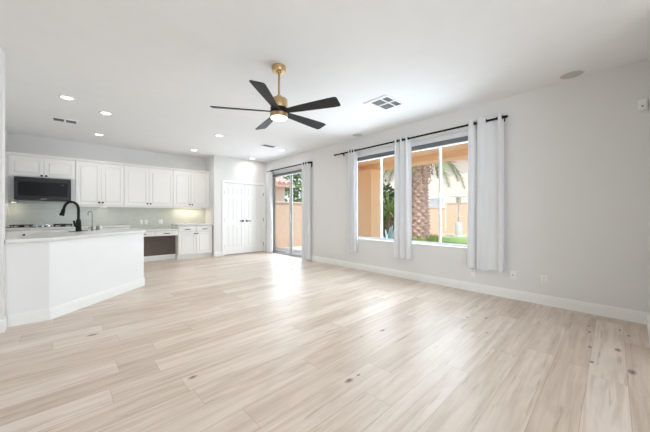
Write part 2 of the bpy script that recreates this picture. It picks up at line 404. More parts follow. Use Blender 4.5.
baseboard('baseboard_near', [(3.4, YN + .001), (XR - .017, YN + .001)])
baseboard('baseboard_back', [(DX0 - .085, YC - .001), (XA, YC - .001)])
baseboard('baseboard_left', [(-2.5, 4.164), (-0.507, 4.164), (-0.507, 4.30)][::-1])

# ---- window units
def window(name, O, mull):
    y0, y1, z0, z1 = O; xa, xb = XR + 0.085, XR + 0.145; f = 0.028
    w_ = MB().prism(rect(y0, y1, z0, z1), xa, xb, 'x', holes=[rect(y0 + f, y1 - f, z0 + f, z1 - f)]).build(name, M['vinyl'], smooth=False)
    struct(w_)
    a, b_ = y0 + f, y1 - f
    for i, (p, q, xo) in enumerate(((a, mull + 0.016, 0.0), (mull - 0.016, b_, 0.021))):
        s = 0.022
        sash = MB().prism(rect(p, q, z0 + f, z1 - f), xa + 0.006 + xo, xa + 0.026 + xo, 'x', holes=[rect(p + s, q - s, z0 + f + s, z1 - f - s)]).build('window_sash', M['vinyl'], w_, smooth=False)
        MB().box(xa + 0.014 + xo, xa + 0.018 + xo, p + s - .004, q - s + .004, z0 + f + s - .004, z1 - f - s + .004).build('pane', M['glass'], sash, smooth=False)
    MB().box(xa - 0.014, xa + 0.004, mull - 0.012, mull + 0.012, 1.45, 1.53, 0.003).build('sash_lock', M['plastic'], w_)
    MB().box(XR - 0.012, xa - 0.002, y0 + .001, y1 - .001, z0 - 0.0, z0 + 0.014, 0.003).build('window_sill', M['trim'], w_)
    return w_
window('window_1', W1, 3.37)
window('window_2', W2, 2.16)

# ---- sliding patio door
def patio_door():
    y0, y1, z0, z1 = SD; xa, xb = XR + 0.05, XR + 0.15; f = 0.04
    d = MB().prism(rect(y0, y1, z0, z1), xa, xb, 'x', holes=[rect(y0 + f, y1 - f, z0 + 0.03, z1 - f)]).build('door_1', M['alu'], smooth=False); struct(d)
    mid = 6.46
    for p, q, xo in ((y0 + f, mid + 0.035, 0.015), (mid - 0.035, y1 - f, 0.055)):
        s = 0.045
        pn = MB().prism(rect(p, q, z0 + 0.03, z1 - f), xa + xo, xa + xo + 0.032, 'x', holes=[rect(p + s, q - s, z0 + 0.03 + 0.035, z1 - f - s)]).build('sliding_panel', M['alu'], d, smooth=False)
        MB().box(xa + xo + .013, xa + xo + .019, p + s - .004, q - s + .004, z0 + .061, z1 - f - s + .004).build('pane', M['glass'], pn, smooth=False)
    MB().box(xa - 0.02, xa + 0.014, mid - 0.022, mid - 0.002, 0.95, 1.13, 0.004).build('pull_handle', M['alu'], d)
patio_door()

# ---- closet double door
def leaf_panels(m, x0, x1, z0, z1, yf):
    # slab face at yf (facing -Y); six raised panels
    wdt = x1 - x0; st = 0.095; mid = (x0 + x1) / 2; cm = 0.045
    cols = [(x0 + st, mid - cm), (mid + cm, x1 - st)]
    rows = [(z0 + 0.20, z0 + 0.83), (z0 + 0.98, z0 + 1.60), (z0 + 1.70, z1 - 0.11)]
    holes = [[(a, c), (b_, c), (b_, d), (a, d)] for a, b_ in cols for c, d in rows]
    m.prism([(x0, z0), (x1, z0), (x1, z1), (x0, z1)], yf, yf + 0.012, 'y', holes=holes)
    m.box(x0, x1, yf + 0.010, yf + 0.035, z0, z1)
    for a, b_ in cols:
        for c, d in rows:
            m.prism([(a + .022, c + .022), (b_ - .022, c + .022), (b_ - .022, d - .022), (a + .022, d - .022)], yf + 0.002, yf + 0.011, 'y', bev=0.006)
def closet():
    d = MB()
    # casing and jamb are the door's frame
    cw = 0.065
    d.prism([(DX0 - cw, 0), (DX0, 0), (DX0, DZ), (DX1, DZ), (DX1, 0), (DX1 + cw, 0), (DX1 + cw, DZ + cw), (DX0 - cw, DZ + cw)], YC - 0.016, YC - 0.0005, 'y', bev=0.003)
    d.prism([(DX0 - .019, 0), (DX0, 0), (DX0, DZ), (DX1, DZ), (DX1, 0), (DX1 + .019, 0), (DX1 + .019, DZ + .019), (DX0 - .019, DZ + .019)], YC, YC + 0.12, 'y')
    d = struct(d.build('door_2', M['trim'], smooth=False))
    mid = (DX0 + DX1) / 2
    for a, b_, sgn in ((DX0 + .003, mid - .002, -1), (mid + .002, DX1 - .003, 1)):
        m = MB(); leaf_panels(m, a, b_, 0.022, DZ - .004, YC + 0.012)
        lf = m.build('door_leaf', M['trim'], d, smooth=False)
        cx = mid + sgn * 0.06
        lv = MB().lathe([(0, -0.012), (0.028, -0.012), (0.030, -0.004), (0.030, 0.0)], (cx, YC + 0.012, 0.97), 20, 'y')
        lv.tube([(cx, YC + 0.005, 0.97), (cx, YC - 0.04, 0.97), (cx + sgn * 0.012, YC - 0.05, 0.97), (cx + sgn * 0.115, YC - 0.05, 0.968)], [0.012, 0.012, 0.013, 0.011], 10)
        lv.build('lever_handle', M['black'], lf)
        hx = a if sgn < 0 else b_
        for hz in (0.25, 1.0, 1.79):
            MB().tube([(hx, YC + 0.006, hz - .05), (hx, YC + 0.006, hz + .05)], 0.009, 8).box(hx - .012, hx + .012, YC + .009, YC + .013, hz - .05, hz + .05).build('hinge', M['steel'], lf)
closet()
struct(MB().box(XA + 0.12, XR, YK - 0.1, YK - 0.02, 0, H).build('wall_closet_back', M['wall'], smooth=False))

# ------------------------------------------------------------------ kitchen
YU = 8.05      # face of the upper cabinets
YB = 7.77      # face of the base cabinets
def arch(x0, x1, zt, a, n=18):
    return [(x0 + (x1 - x0) * i / n, zt - a + a * (0.5 - 0.5 * math.cos(2 * math.pi * i / n)) ** 0.8) for i in range(n + 1)]
def panel_door(x0, x1, z0, z1, yf, a=0.0, st=0.06):
    m = MB()
    m.box(x0, x1, yf + 0.012, yf + 0.020, z0, z1)
    m.box(x0, x0 + st, yf, yf + 0.0125, z0, z1, 0.002, 1).box(x1 - st, x1, yf, yf + 0.0125, z0, z1, 0.002, 1)
    m.box(x0 + st, x1 - st, yf, yf + 0.0125, z0, z0 + st, 0.002, 1)
    if a > 0: m.prism([(x0 + st, z1), (x1 - st, z1)] + arch(x0 + st, x1 - st, z1 - st * 0.8, a)[::-1], yf, yf + 0.0125, 'y')
    else: m.box(x0 + st, x1 - st, yf, yf + 0.0125, z1 - st, z1, 0.002, 1)
    g = 0.016
    if a > 0: m.prism([(x0 + st + g, z0 + st + g), (x1 - st - g, z0 + st + g)] + arch(x0 + st + g, x1 - st - g, z1 - st * 0.8 - g, a)[::-1], yf + 0.001, yf + 0.0125, 'y', bev=0.008)
    else: m.prism([(x0 + st + g, z0 + st + g), (x1 - st - g, z0 + st + g), (x1 - st - g, z1 - st - g), (x0 + st + g, z1 - st - g)], yf + 0.001, yf + 0.0125, 'y', bev=0.006)
    return m
def knob(par, x, z, yf):
    MB().lathe([(0, -0.026), (0.016, -0.025), (0.019, -0.020), (0.017, -0.015), (0.006, -0.011), (0.006, 0.0), (0, 0)], (x, yf, z), 14, 'y').build('knob', M['black'], par)
def bar_pull(par, x, z, yf, L=0.13):
    m = MB().tube([(x - L / 2, yf - 0.028, z), (x + L / 2, yf - 0.028, z)], 0.009, 10)
    for s in (-1, 1): m.tube([(x + s * L * 0.36, yf - 0.028, z), (x + s * L * 0.36, yf, z)], 0.005, 8)
    m.build('bar_pull', M['black'], par)

def upper(x0, xm, x1, z0, z1, label, knob_z):
    t = thing('upper_cabinet', ((x0 + x1) / 2, YK, z0), label, 'cabinet', 'white upper kitchen cabinets')
    MB().box(x0 + .001, x1 - .001, YU + 0.021, YK - 0.002, z0, z1, 0.001, 1).build('cabinet_body', M['cab'], t, smooth=False)
    for a, b_, s in ((x0 + .003, xm - .003, 1), (xm + .003, x1 - .003, -1)):
        dr = panel_door(a, b_, z0 + 0.014, z1 - 0.018, YU, a=0.045 if z1 - z0 > .5 else 0.035).build('cabinet_door', M['cab'], t, angle=30)
        knob(dr, (b_ - 0.03) if s > 0 else (a + 0.03), knob_z, YU)
    return t
upper(-.910, -.423, .055, 1.905, 2.315, 'short two-door white upper cabinet above the microwave', 1.945)
upper(.058, .484, .908, 1.357, 2.315, 'tall two-door white upper cabinet just right of the microwave', 1.43)
upper(.911, 1.414, 1.953, 1.357, 2.315, 'widest two-door white upper cabinet, third from the left, above the desk', 1.43)
upper(1.956, 2.395, 2.848, 1.357, 2.315, 'two-door white upper cabinet at the right end, against the alcove wall', 1.43)
cr = MB().prism([(YK - .002, 2.316), (YU + .021, 2.316), (YU + .004, 2.322), (YU - .004, 2.338), (YU - .022, 2.352), (YU - .024, 2.372), (YK - .002, 2.372)], XL + .002, XA - .002, 'x')
tag(cr.build('crown_moulding', M['cab'], smooth=False), 'white crown moulding running along the tops of the upper cabinets', 'moulding')
lr = MB().box(.06, 2.846, YU + .022, YU + .042, 1.33, 1.356, 0.002, 1)
tag(lr.build('light_rail', M['cab'], smooth=False), 'white light rail under the three tall upper cabinets', 'moulding')
tag(MB().box(2.849, XA - .002, YU + .012, YU + .03, 1.357, 2.315).build('filler_strip', M['cab'], smooth=False), 'narrow white filler strip between end upper cabinet and alcove wall', 'filler panel')
fg = 'pale grey filler panels flanking the microwave'
tag(MB().box(-.910, -.828, YU + .002, YK - .004, 1.425, 1.903, 0.002, 1).build('filler_board', M['grey_cab']), 'pale grey filler panel on the left side of the microwave', 'filler panel', fg)
tag(MB().box(-.015, .056, YU + .002, YK - .004, 1.425, 1.903, 0.002, 1).build('filler_board', M['grey_cab']), 'pale grey filler panel on the right side of the microwave', 'filler panel', fg)

tag(MB().box(XL + .001, -.911, YU + .012, YU + .03, 1.36, 2.315).build('filler_strip', M['cab'], smooth=False), 'narrow white filler strip left of the short cabinet above the microwave', 'filler panel')
def microwave():
    x0, x1, z0, z1, yf = -.825, -.018, 1.447, 1.897, 7.95
    t = thing('microwave', ((x0 + x1) / 2, YK, z0), 'black stainless over-the-range microwave below the short cabinet', 'microwave')
    MB().box(x0, x1, yf + 0.03, YK - .005, z0, z1, 0.004).build('body', M['dark_steel'], t)
    d = MB().prism([(x0, z0 + .05), (x1, z0 + .05), (x1, z1 - .062), (x0, z1 - .062)], yf, yf + 0.03, 'y', holes=[[(x0 + .05, z0 + .085), (x1 - .05, z0 + .085), (x1 - .05, z1 - .09), (x0 + .05, z1 - .09)]]).build('oven_door', M['dark_steel'], t, smooth=False)
    MB().box(x0 + .05, x1 - .05, yf + .006, yf + .028, z0 + .085, z1 - .09).build('door_glass', M['dark_glass'], d, smooth=False)
    MB().box(x0, x1, yf, yf + .03, z1 - .06, z1, 0.004).build('vent_grille', M['dark_steel'], t)
    MB().box(x0, x1, yf - .004, yf + .03, z0, z0 + .047, 0.004).build('handle_bar', M['dark_steel'], t)
    cp = MB().box(x1 - .20, x1 - .055, yf + .002, yf + .0055, z0 + .09, z1 - .095).build('control_panel', M['dark_glass'], t)
    MB().box(x0 + .36, x0 + .44, yf - .0055, yf - .0035, z0 + .018, z0 + .03).build('badge', M['steel'], t)
    MB().box(x1 - .15, x1 - .10, yf + .001, yf + .002, z1 - .14, z1 - .115).build('display', M['slot'], cp)
microwave()

# backsplash tile
struct(MB().box(XL, XA, YK - 0.008, YK - 0.001, 0.765, 1.43).build('wall_backsplash', M['splash'], smooth=False))

# base cabinets
def base_cab(x0, x1, label, drawers, doors, pulls='bar', zt=0.865):
    t = thing('base_cabinet', ((x0 + x1) / 2, YK - .3, 0), label, 'cabinet', 'white base cabinets along the kitchen wall')
    MB().prism([(YB + .021, .10), (YK - .01, .10), (YK - .01, zt), (YB + .021, zt)], x0 + .001, x1 - .001, 'x').build('cabinet_body', M['cab'], t, smooth=False)
    MB().box(x0 + .001, x1 - .001, YB + .075, YK - .01, 0, .10).build('toe_kick', M['cab'], t, smooth=False)
    n = len(drawers)
    for i, (a, b_) in enumerate(drawers):
        m = MB().box(a + .012, b_ - .012, YB, YB + .020, zt - .165, zt - .02, 0.004)
        m.box(a + .035, b_ - .035, YB - .002, YB + .003, zt - .145, zt - .04, 0.002, 1)
        dw = m.build('drawer', M['cab'], t)
        if pulls == 'bar': bar_pull(dw, (a + b_) / 2, zt - .092, YB - .002)
        else: knob(dw, (a + b_) / 2, zt - .092, YB - .002)
    for i, (a, b_, s) in enumerate(doors):
        dr = panel_door(a + .012, b_ - .012, .12, zt - .18, YB, 0, 0.055).build('cabinet_door', M['cab'], t)
        knob(dr, (b_ - .035) if s > 0 else (a + .035), zt - .21, YB)
    return t
base_cab(-.92, .03, 'white base cabinet under the gas cooktop behind the island', [(-.92, -.43), (-.43, .03)], [(-.92, -.43, 1), (-.43, .03, -1)], 'knob')
base_cab(.033, .985, 'white base cabinet between the cooktop and the built-in desk', [(.033, .51), (.51, .985)], [(.033, .51, 1), (.51, .985, -1)])
base_cab(2.005, 2.872, 'white two-door two-drawer base cabinet at the right end beside the closet wall', [(2.005, 2.44), (2.44, 2.872)], [(2.005, 2.44, 1), (2.44, 2.872, -1)])
def counter(x0, x1, z, label):
    m = MB().box(x0, x1, YB - .025, YK - .009, z - .037, z, 0.004)
    return tag(m.build('countertop', M['counter']), label, 'countertop', 'white counters along the kitchen wall')
counter(XL + .002, 1.0, .905, 'long white countertop that carries the gas cooktop')
counter(1.99, XA - .002, .905, 'short raised white countertop over the end base cabinet beside the closet wall')

# built-in desk
def desk():
    x0, x1 = .988, 2.003
    t = thing('built_in_desk', (1.5, YK - .3, 0), 'low white built-in desk with two drawers and dark open kneehole', 'desk')
    MB().box(1.002, 1.988, YB - .025, YK - .009, .755, .79, 0.004).build('desktop', M['counter'], t)
    MB().box(x0, x1, YB + .021, YK - .01, .63, .753).build('drawer_case', M['cab'], t, smooth=False)
    for a, b_ in ((x0 + .01, 1.478), (1.482, x1 - .008)):
        m = MB().box(a + .006, b_ - .006, YB, YB + .02, .635, .748, 0.004); m.box(a + .03, b_ - .03, YB - .002, YB + .003, .655, .728, 0.002, 1)
        dw = m.build('drawer', M['cab'], t); bar_pull(dw, (a + b_) / 2, .692, YB - .002)
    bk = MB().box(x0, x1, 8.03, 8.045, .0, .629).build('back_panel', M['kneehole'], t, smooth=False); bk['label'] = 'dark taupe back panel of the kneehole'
    MB().box(x0, x1, 8.014, 8.029, 0, .13, 0.003).build('kneehole_baseboard', M['trim'], t)
desk()

# cooktop
def cooktop():
    t = thing('gas_cooktop', (-.45, 8.03, .905), 'gas cooktop with black grates set in the white counter', 'cooktop')
    MB().box(-.90, .03, 7.80, 8.29, .9055, .915, 0.003).build('cooktop_plate', M['steel'], t)
    def grate(x0, x1):
        m = MB(); z = .958
        for y in (7.85, 8.05, 8.24): m.box(x0, x1, y - .007, y + .007, z - .014, z, 0.002, 1)
        for k in range(4):
            x = x0 + .007 + (x1 - x0 - .014) * k / 3; m.box(x - .007, x + .007, 7.85, 8.24, z - .014, z, 0.002, 1)
        for x in (x0 + .02, x1 - .02):
            for y in (7.87, 8.22): m.box(x - .008, x + .008, y - .008, y + .008, .9155, z - .005)
        m.build('burner_grate', M['iron'], t)
    grate(-.88, -.585); grate(-.285, .01)
    for x, y, r in ((-.735, 7.95, .045), (-.735, 8.15, .035), (-.14, 7.95, .04), (-.14, 8.15, .045), (-.435, 8.09, .055)):
        MB().lathe([(0, .9155), (r, .9155), (r, .925), (r * .8, .935), (0, .937)], (x, y, 0), 20).build('burner', M['iron'], t)
    for x in (-.52, -.435, -.35): MB().lathe([(0, .9155), (.024, .9155), (.022, .945), (.018, .95), (0, .95)], (x, 7.90, 0), 16).build('control_knob', M['chrome'], t)
    m = MB(); z = .952
    for y in (8.0, 8.22): m.box(-.545, -.325, y - .006, y + .006, z - .012, z)
    for x in (-.545, -.435, -.325): m.box(x - .006, x + .006, 8.0, 8.22, z - .012, z)
    for x in (-.545, -.325):
        for y in (8.0, 8.22): m.box(x - .006, x + .006, y - .006, y + .006, .9155, z)
    g = m.build('centre_grate', M['chrome'], t); g['label'] = 'bright centre grate'
cooktop()

# under-cabinet lamps
def puck(x, y, z, label, power, sx=0.3):
    t = thing('under_cabinet_light', (x, y, z), label, 'light', 'under-cabinet lights')
    MB().box(x - sx / 2, x + sx / 2, y - .03, y + .03, z - .022, z, 0.004).build('housing', M['plastic'], t)
    MB().box(x - sx / 2 + .01, x + sx / 2 - .01, y - .02, y + .02, z - .026, z - .0225).build('lens', M['warm_lens'], t)
    d = bpy.data.lights.new('strip_lamp', 'AREA'); d.shape = 'RECTANGLE'; d.size = sx; d.size_y = .04; d.energy = power; d.color = (1.0, .87, .70)
    o = bpy.data.objects.new('strip_lamp', d); COL.objects.link(o); o.parent = t; o.location = (0, 0, -.03)
puck(.54, 8.22, 1.356, 'small white under-cabinet light under the cabinet right of the microwave', 0.15, .14)
puck(2.375, 8.22, 1.356, 'lit under-cabinet light above the raised counter at the right end', 1.9, .7)
puck(-.855, 8.22, 1.424, 'lit light under the filler panel left of the microwave', 0.35, .08)

# outlets
def outlet(name, loc, facing, label, group, kind='outlet', w_=0.07, h=0.115):
    ang = {'-y': 0.0, '-x': R(-90), 'diag': R(45)}[facing]
    T = Matrix.Translation(loc) @ Matrix.Rotation(ang, 4, 'Z')
    t = thing(name, loc, label, kind, group)
    MB(T).box(-w_ / 2, w_ / 2, -.006, -.0005, -h / 2, h / 2, 0.002).build('cover_plate', M['plastic'], t)
    if kind == 'outlet':
        for z in (-.024, .024):
            s = MB(T).box(-.016, .016, -.008, -.0061, z - .014, z + .014, 0.001, 1).build('socket', M['plastic'], t)
            MB(T).box(-.008, -.005, -.0086, -.0081, z - .004, z + .006).box(.005, .008, -.0086, -.0081, z - .004, z + .006).build('slot', M['slot'], s)
    elif kind == 'switch':
        MB(T).box(-.016, .016, -.009, -.0061, -.032, .032, 0.002, 1).build('rocker', M['plastic'], t)
    else:
        MB(T).lathe([(0, -.014), (.006, -.014), (.006, -.0061), (0, -.0061)], (0, 0, 0), 10, 'y').build('jack', M['slot'], t)
    return t
g = 'wall outlets'
outlet('wall_outlet', (XR, .745, .318), '-x', 'white wall outlet on the bare right wall, between curtain and corner', g)
outlet('cable_plate', (XR, 1.085, .327), '-x', 'small white cable plate on wall just right of the curtain hem', g, 'cable plate', .07, .115)
outlet('wall_outlet', (XR, 1.606, .27), '-x', 'white wall outlet just below the left edge of the wide curtain', g)
outlet('wall_outlet', (.760, 5.271, .31), 'diag', 'white outlet low on the right end of the island face', g)
outlet('light_switch', (1.30, YK - .008, .965), '-y', 'left one of the paired white plates on the backsplash above the desk', 'backsplash plates', 'switch')
outlet('wall_outlet', (1.405, YK - .008, .965), '-y', 'right one of the paired white plates on the backsplash above the desk', 'backsplash plates')
outlet('wall_outlet', (1.735, YK - .008, .965), '-y', 'single white outlet on the backsplash near the end base cabinet', 'backsplash plates', w_=.1)

# ---- island (angled peninsula)
IP = [(XL + .002, 4.319), (-.184, 4.319), (.870, 5.373), (.870, 6.05), (.30, 6.55), (-.34, 5.78), (-.40, 4.93), (XL + .002, 4.93)]
u = Vector((.7071, .7071)); nrm = Vector((-.7071, .7071))
def isl(a, o):   # a along the face from its left corner, o behind the face
    p = Vector((-.184, 4.319)) + u * a + nrm * o; return (p.x, p.y)
hole = [isl(.98, .84), isl(1.48, .84), isl(1.48, 1.10), isl(.98, 1.10)]
hole2 = [isl(.99, .85), isl(1.47, .85), isl(1.47, 1.09), isl(.99, 1.09)]
isl_t = thing('kitchen_island', (0.2, 5.2, 0), 'angled white kitchen island with tall baseboard and pale countertop', 'island')
MB().prism(IP, 0, .866, 'z', holes=[hole]).build('island_body', M['island'], isl_t, smooth=False)
CT = [(-.505, 4.279), (-.167, 4.279), (.893, 5.339), (.893, 6.066), (.30, 6.58), (-.36, 5.79), (-.42, 4.95), (XL + .004, 4.95), (XL + .004, 4.319), (-.505, 4.319)]
MB().prism(CT, .867, .905, 'z', holes=[hole2], bev=0.003).build('countertop', M['counter'], isl_t, smooth=False)
def island_base():
    h, t = .128, .016
    prof = [(0, 0), (t, 0), (t, h * 0.70), (t * 0.75, h * 0.74), (t * 0.75, h * 0.86), (t * 0.35, h * 0.92), (t * 0.3, h), (0, h)]
    P = [Vector(p) for p in [(.871, 5.9), (.871, 5.3725), (-.184, 4.318), (-.489, 4.318)]]
    m = MB(); rings = []
    for i, p in enumerate(P):
        d0 = (P[i] - P[i - 1]).normalized() if i > 0 else None; d1 = (P[i + 1] - P[i]).normalized() if i < len(P) - 1 else None
        # face outwards: right of travel is inside, left is the room
        n0 = Vector((-d0.y, d0.x)) if d0 else None; n1 = Vector((-d1.y, d1.x)) if d1 else None
        off = n1 if n0 is None else n0 if n1 is None else (n0 + n1) / (1 + n0.dot(n1))
        rings.append([m.v((p.x - off.x * -a, p.y - off.y * -a, z)) for a, z in prof])
    for A, B in zip(rings, rings[1:]):
        for k in range(len(prof)): m.face([A[k], A[(k + 1) % len(prof)], B[(k + 1) % len(prof)], B[k]])
    m.face(rings[0]); m.face(rings[-1])
    m.build('island_baseboard', M['trim'], isl_t, smooth=False)
island_base()
# sink set under the counter
def sink():
    c = isl(1.23, .97); t = thing('kitchen_sink', (c[0], c[1], .866), 'stainless sink bowl let into the island counter behind the faucet', 'sink')
    T = Matrix.Translation((c[0], c[1], 0)) @ Matrix.Rotation(R(45), 4, 'Z')
    a, b_ = .235, .118
    m = MB(T)
    m.box(-a, a, -b_, b_, .662, .668)
    for x in (-a, a - .004): m.box(x, x + .004, -b_, b_, .668, .8665)
    for y in (-b_, b_ - .004): m.box(-a + .004, a - .004, y, y + .004, .668, .8665)
    m.build('bowl', M['steel'], t, smooth=False)
    MB(T).lathe([(0, .6705), (.04, .6705), (.045, .6685), (.045, .668)], (0, 0, 0), 20).build('drain', M['chrome'], t)
sink()
def faucet():
    bx, by = .072, 5.59; z = .9055
    t = thing('kitchen_faucet', (bx, by, z), 'matte black gooseneck pull-down faucet standing on the island', 'faucet')
    T = Matrix.Translation((bx, by, z)) @ Matrix.Rotation(R(45), 4, 'Z')   # x along the island, +y towards the kitchen
    MB(T).box(-.135, .135, -.03, .03, 0, .008, 0.004).build('deck_plate', M['black'], t)
    MB(T).lathe([(0, .008), (.037, .008), (.035, .03), (.034, .11), (.030, .16), (.021, .185), (0, .187)], (0, 0, 0), 20).build('faucet_body', M['black'], t)
    path = [(0, 0, .17), (0, 0, .33)]
    r = .115
    for k in range(1, 15): a = math.pi * k / 14 * 0.93; path.append((0, r - r * math.cos(a), .33 + r * math.sin(a)))
    last = Vector(path[-1]); d = (last - Vector(path[-2])).normalized()
    path.append(tuple(last + d * .02))
    MB(T).tube(path, .0175, 14).build('spout', M['black'], t)
    p1 = last + d * .02; MB(T).tube([p1, p1 + d * .015, p1 + d * .055, p1 + d * .10], [.020, .023, .026, .031], 16).build('spray_head', M['black'], t)
    MB(T).tube([(-.02, 0, .075), (-.045, 0, .085), (-.058, .0, .10), (-.075, .0, .165)], [.016, .018, .014, .012], 12).build('lever', M['black'], t)
faucet()
def filter_tap():
    bx, by = .239, 5.774; z = .9055
    t = thing('filter_tap', (bx, by, z), 'slim chrome water filter tap to the right of the black faucet', 'tap')
    T = Matrix.Translation((bx, by, z)) @ Matrix.Rotation(R(45), 4, 'Z')
    MB(T).lathe([(0, 0), (.022, 0), (.020, .01), (.013, .015), (.012, .07), (0, .072)], (0, 0, 0), 16).build('tap_base', M['nickel'], t)
    path = [(0, 0, .06), (0, 0, .27)] + [(-0.0, .035 - .035 * math.cos(a), .27 + .035 * math.sin(a)) for a in [math.pi * k / 10 for k in range(1, 11)]] + [(0, .07, .24)]
    MB(T).tube(path, .0055, 10).build('spout', M['nickel'], t)
    MB(T).tube([(-.01, 0, .045), (-.035, 0, .047), (-.065, 0, .045)], [.008, .007, .006], 10).build('lever', M['slot'], t)
filter_tap()
ag = thing('air_gap_cap', (.314, 5.93, .9055), 'short chrome air gap cap standing right of the filter tap', 'air gap')
MB().lathe([(0, 0), (.026, 0), (.026, .01), (.022, .012), (.022, .055), (.018, .064), (0, .066)], (.314, 5.93, .9055), 18).build('cap', M['nickel'], ag)
MB().box(.345, .372, 5.955, 5.985, .9056, .972, 0.005).build('soap_bar', M['plastic']).name = 'soap_bottle'
tag(bpy.data.objects['soap_bottle'], 'tiny white bottle standing beside the chrome air gap cap', 'bottle')

# ------------------------------------------------------------------ curtains, rods, blinds
def rod(y0, y1, z, x, label, brackets, big=False):
    t = thing('curtain_rod', (x, (y0 + y1) / 2, z), label, 'curtain rod', 'black curtain rods')
    MB().tube([(x, y0 + .03, z), (x, y1 - .03, z)], .0175 if big else .015, 12).build('rod', M['black'], t)
    for y, s in ((y0 + .03, -1), (y1 - .03, 1)):
        MB().lathe([(0, 0), (.017, 0), (.019, .01 * s), (.019, .045 * s), (.014, .055 * s), (0, .056 * s)], (x, y, z), 14, 'y').build('finial', M['black'], t)
    for y in brackets:
        m = MB().tube([(XR - .0005, y, z - .005), (x, y, z - .005)], .007, 8)
        m.box(XR - .006, XR - .0005, y - (.022 if big else .014), y + (.022 if big else .014), z - (.10 if big else .04), z + .025, 0.001, 1)
        m.lathe([(.013, -.008), (.019, -.008), (.019, .008), (.013, .008), (.013, -.008)], (x, y, z), 14, 'y')
        m.build('bracket', M['black'], t)
RX = 4.405
rod(1.15, 4.50, 2.505, RX, 'long black curtain rod above the two windows', (1.19, 2.77, 4.30))
rod(5.36, 7.46, 2.465, RX, 'black curtain rod above the sliding patio door', (5.42, 7.43), True)

def curtain(pts, z0, z1, zr, label, sag=None, gr=()):
    # pts: plan points (x, y) of the cloth's centre line, densely sampled
    ym = sum(p[1] for p in pts) / len(pts)
    t = thing('window_curtain', (RX, ym, z0), label, 'curtain', 'white grommet curtains')
    m = MB(); th = 0.0022; nz = 26; N = len(pts); grid = []
    P = [Vector(p) for p in pts]
    for j in range(nz + 1):
        f = j / nz; z = z0 + (z1 - z0) * f; row = []
        for i in range(N):
            d = (P[min(i + 1, N - 1)] - P[max(i - 1, 0)]).normalized(); nn = Vector((-d.y, d.x))
            k = 1 - f
            amp = 1 + 0.25 * k * math.sin(i * 0.35 + ym * 5) + .10 * math.sin(z * 3.1 + i * .2)
            x = RX + (P[i].x - RX) * amp; y = P[i].y + (P[i].y - ym) * (0.05 * k) + .006 * math.sin(z * 2.3 + i * 0.5) * k
            x = min(x, XR - .014)
            row.append((Vector((x, y)), nn, z + .008 * k * k * math.sin(i * .3)))
        grid.append(row)
    V = [[(m.v((p.x + n_.x * th, p.y + n_.y * th, z)), m.v((p.x - n_.x * th, p.y - n_.y * th, z))) for p, n_, z in row] for row in grid]
    for j in range(nz):
        for i in range(N - 1):
            m.face([V[j][i][0], V[j][i + 1][0], V[j + 1][i + 1][0], V[j + 1][i][0]])
            m.face([V[j][i][1], V[j + 1][i][1], V[j + 1][i + 1][1], V[j][i + 1][1]])
        for i in (0, N - 1): m.face([V[j][i][0], V[j + 1][i][0], V[j + 1][i][1], V[j][i][1]])
    for j in (0, nz):
        for i in range(N - 1): m.face([V[j][i][0], V[j][i + 1][0], V[j][i + 1][1], V[j][i][1]])
    m.build('cloth', M['curtain'], t, angle=70)
    for y in gr:
        MB().lathe([(.017, -.004), (.029, -.004), (.030, 0), (.029, .004), (.017, .004), (.017, -.004)], (RX, y, zr), 18, 'y').build('grommet', M['bronze'], t)
    return t
def wave(y0, y1, n, amp, ph=0.0, per=14):
    N = int(n * per); return [(RX + amp * math.sin(ph + 2 * math.pi * n * i / N), y0 + (y1 - y0) * i / N) for i in range(N + 1)]
def crossings(y0, y1, n, ph=0.0):
    out_ = []
    for k in range(0, int(2 * n) + 2):
        f = (k * math.pi - ph) / (2 * math.pi * n)
        if 0.01 < f < 0.99: out_.append(y0 + (y1 - y0) * f)
    return out_
Z0, Z1 = 0.365, 2.555
# wide right-hand panel: narrow folds by the window, one broad flat fold, a narrow turned edge
w3p = [(1.600, .03), (1.585, -.02), (1.565, -.036), (1.54, -.036), (1.515, -.02), (1.492, .03), (1.478, .036), (1.468, .0), (1.45, -.04), (1.42, -.046), (1.385, -.043), (1.355, -.02), (1.33, .012), (1.29, .026), (1.245, .024), (1.215, .01), (1.195, -.02), (1.18, -.034), (1.16, -.03), (1.145, -.005), (1.135, .02)]
def smooth_path(pp, k=4):
    out_ = []
    n_ = len(pp)
    for i in range(n_ - 1):
        p0, p1, p2, p3 = pp[max(i - 1, 0)], pp[i], pp[i + 1], pp[min(i + 2, n_ - 1)]
        for s in range(k):
            q = s / k
            out_.append(tuple(0.5 * (2 * p1[c] + (p2[c] - p0[c]) * q + (2 * p0[c] - 5 * p1[c] + 4 * p2[c] - p3[c]) * q * q + (3 * p1[c] - p0[c] - 3 * p2[c] + p3[c]) * q ** 3) for c in (0, 1)))
    out_.append(pp[-1]); return out_
w3p = [(1.18 + (y - 1.135) * (1.645 - 1.18) / (1.600 - 1.135), x) for y, x in w3p]
curtain([(RX + x, y) for y, x in smooth_path(w3p)][::-1], Z0, Z1, 2.505, 'wide white curtain panel at the right end of the long rod', gr=(1.63, 1.55, 1.512, 1.387, 1.25, 1.188))
curtain(wave(2.60, 2.935, 3, .036, 0.6), Z0, Z1, 2.505, 'white curtain gathered between the two windows', gr=crossings(2.60, 2.935, 3, .6))
curtain(wave(3.86, 4.08, 3, .036, 0.3), Z0, Z1, 2.505, 'narrow white curtain gathered at the left end of the long rod', gr=crossings(3.86, 4.08, 3, .3))
curtain(wave(5.42, 5.72, 3, .036, 0.9), .012, 2.515, 2.465, 'floor-length white curtain right of the sliding patio door', gr=crossings(5.42, 5.72, 3, .9))
curtain(wave(7.20, 7.44, 3, .036, 0.2), .012, 2.515, 2.465, 'floor-length white curtain left of the sliding patio door, by the closet', gr=crossings(7.20, 7.44, 3, .2))

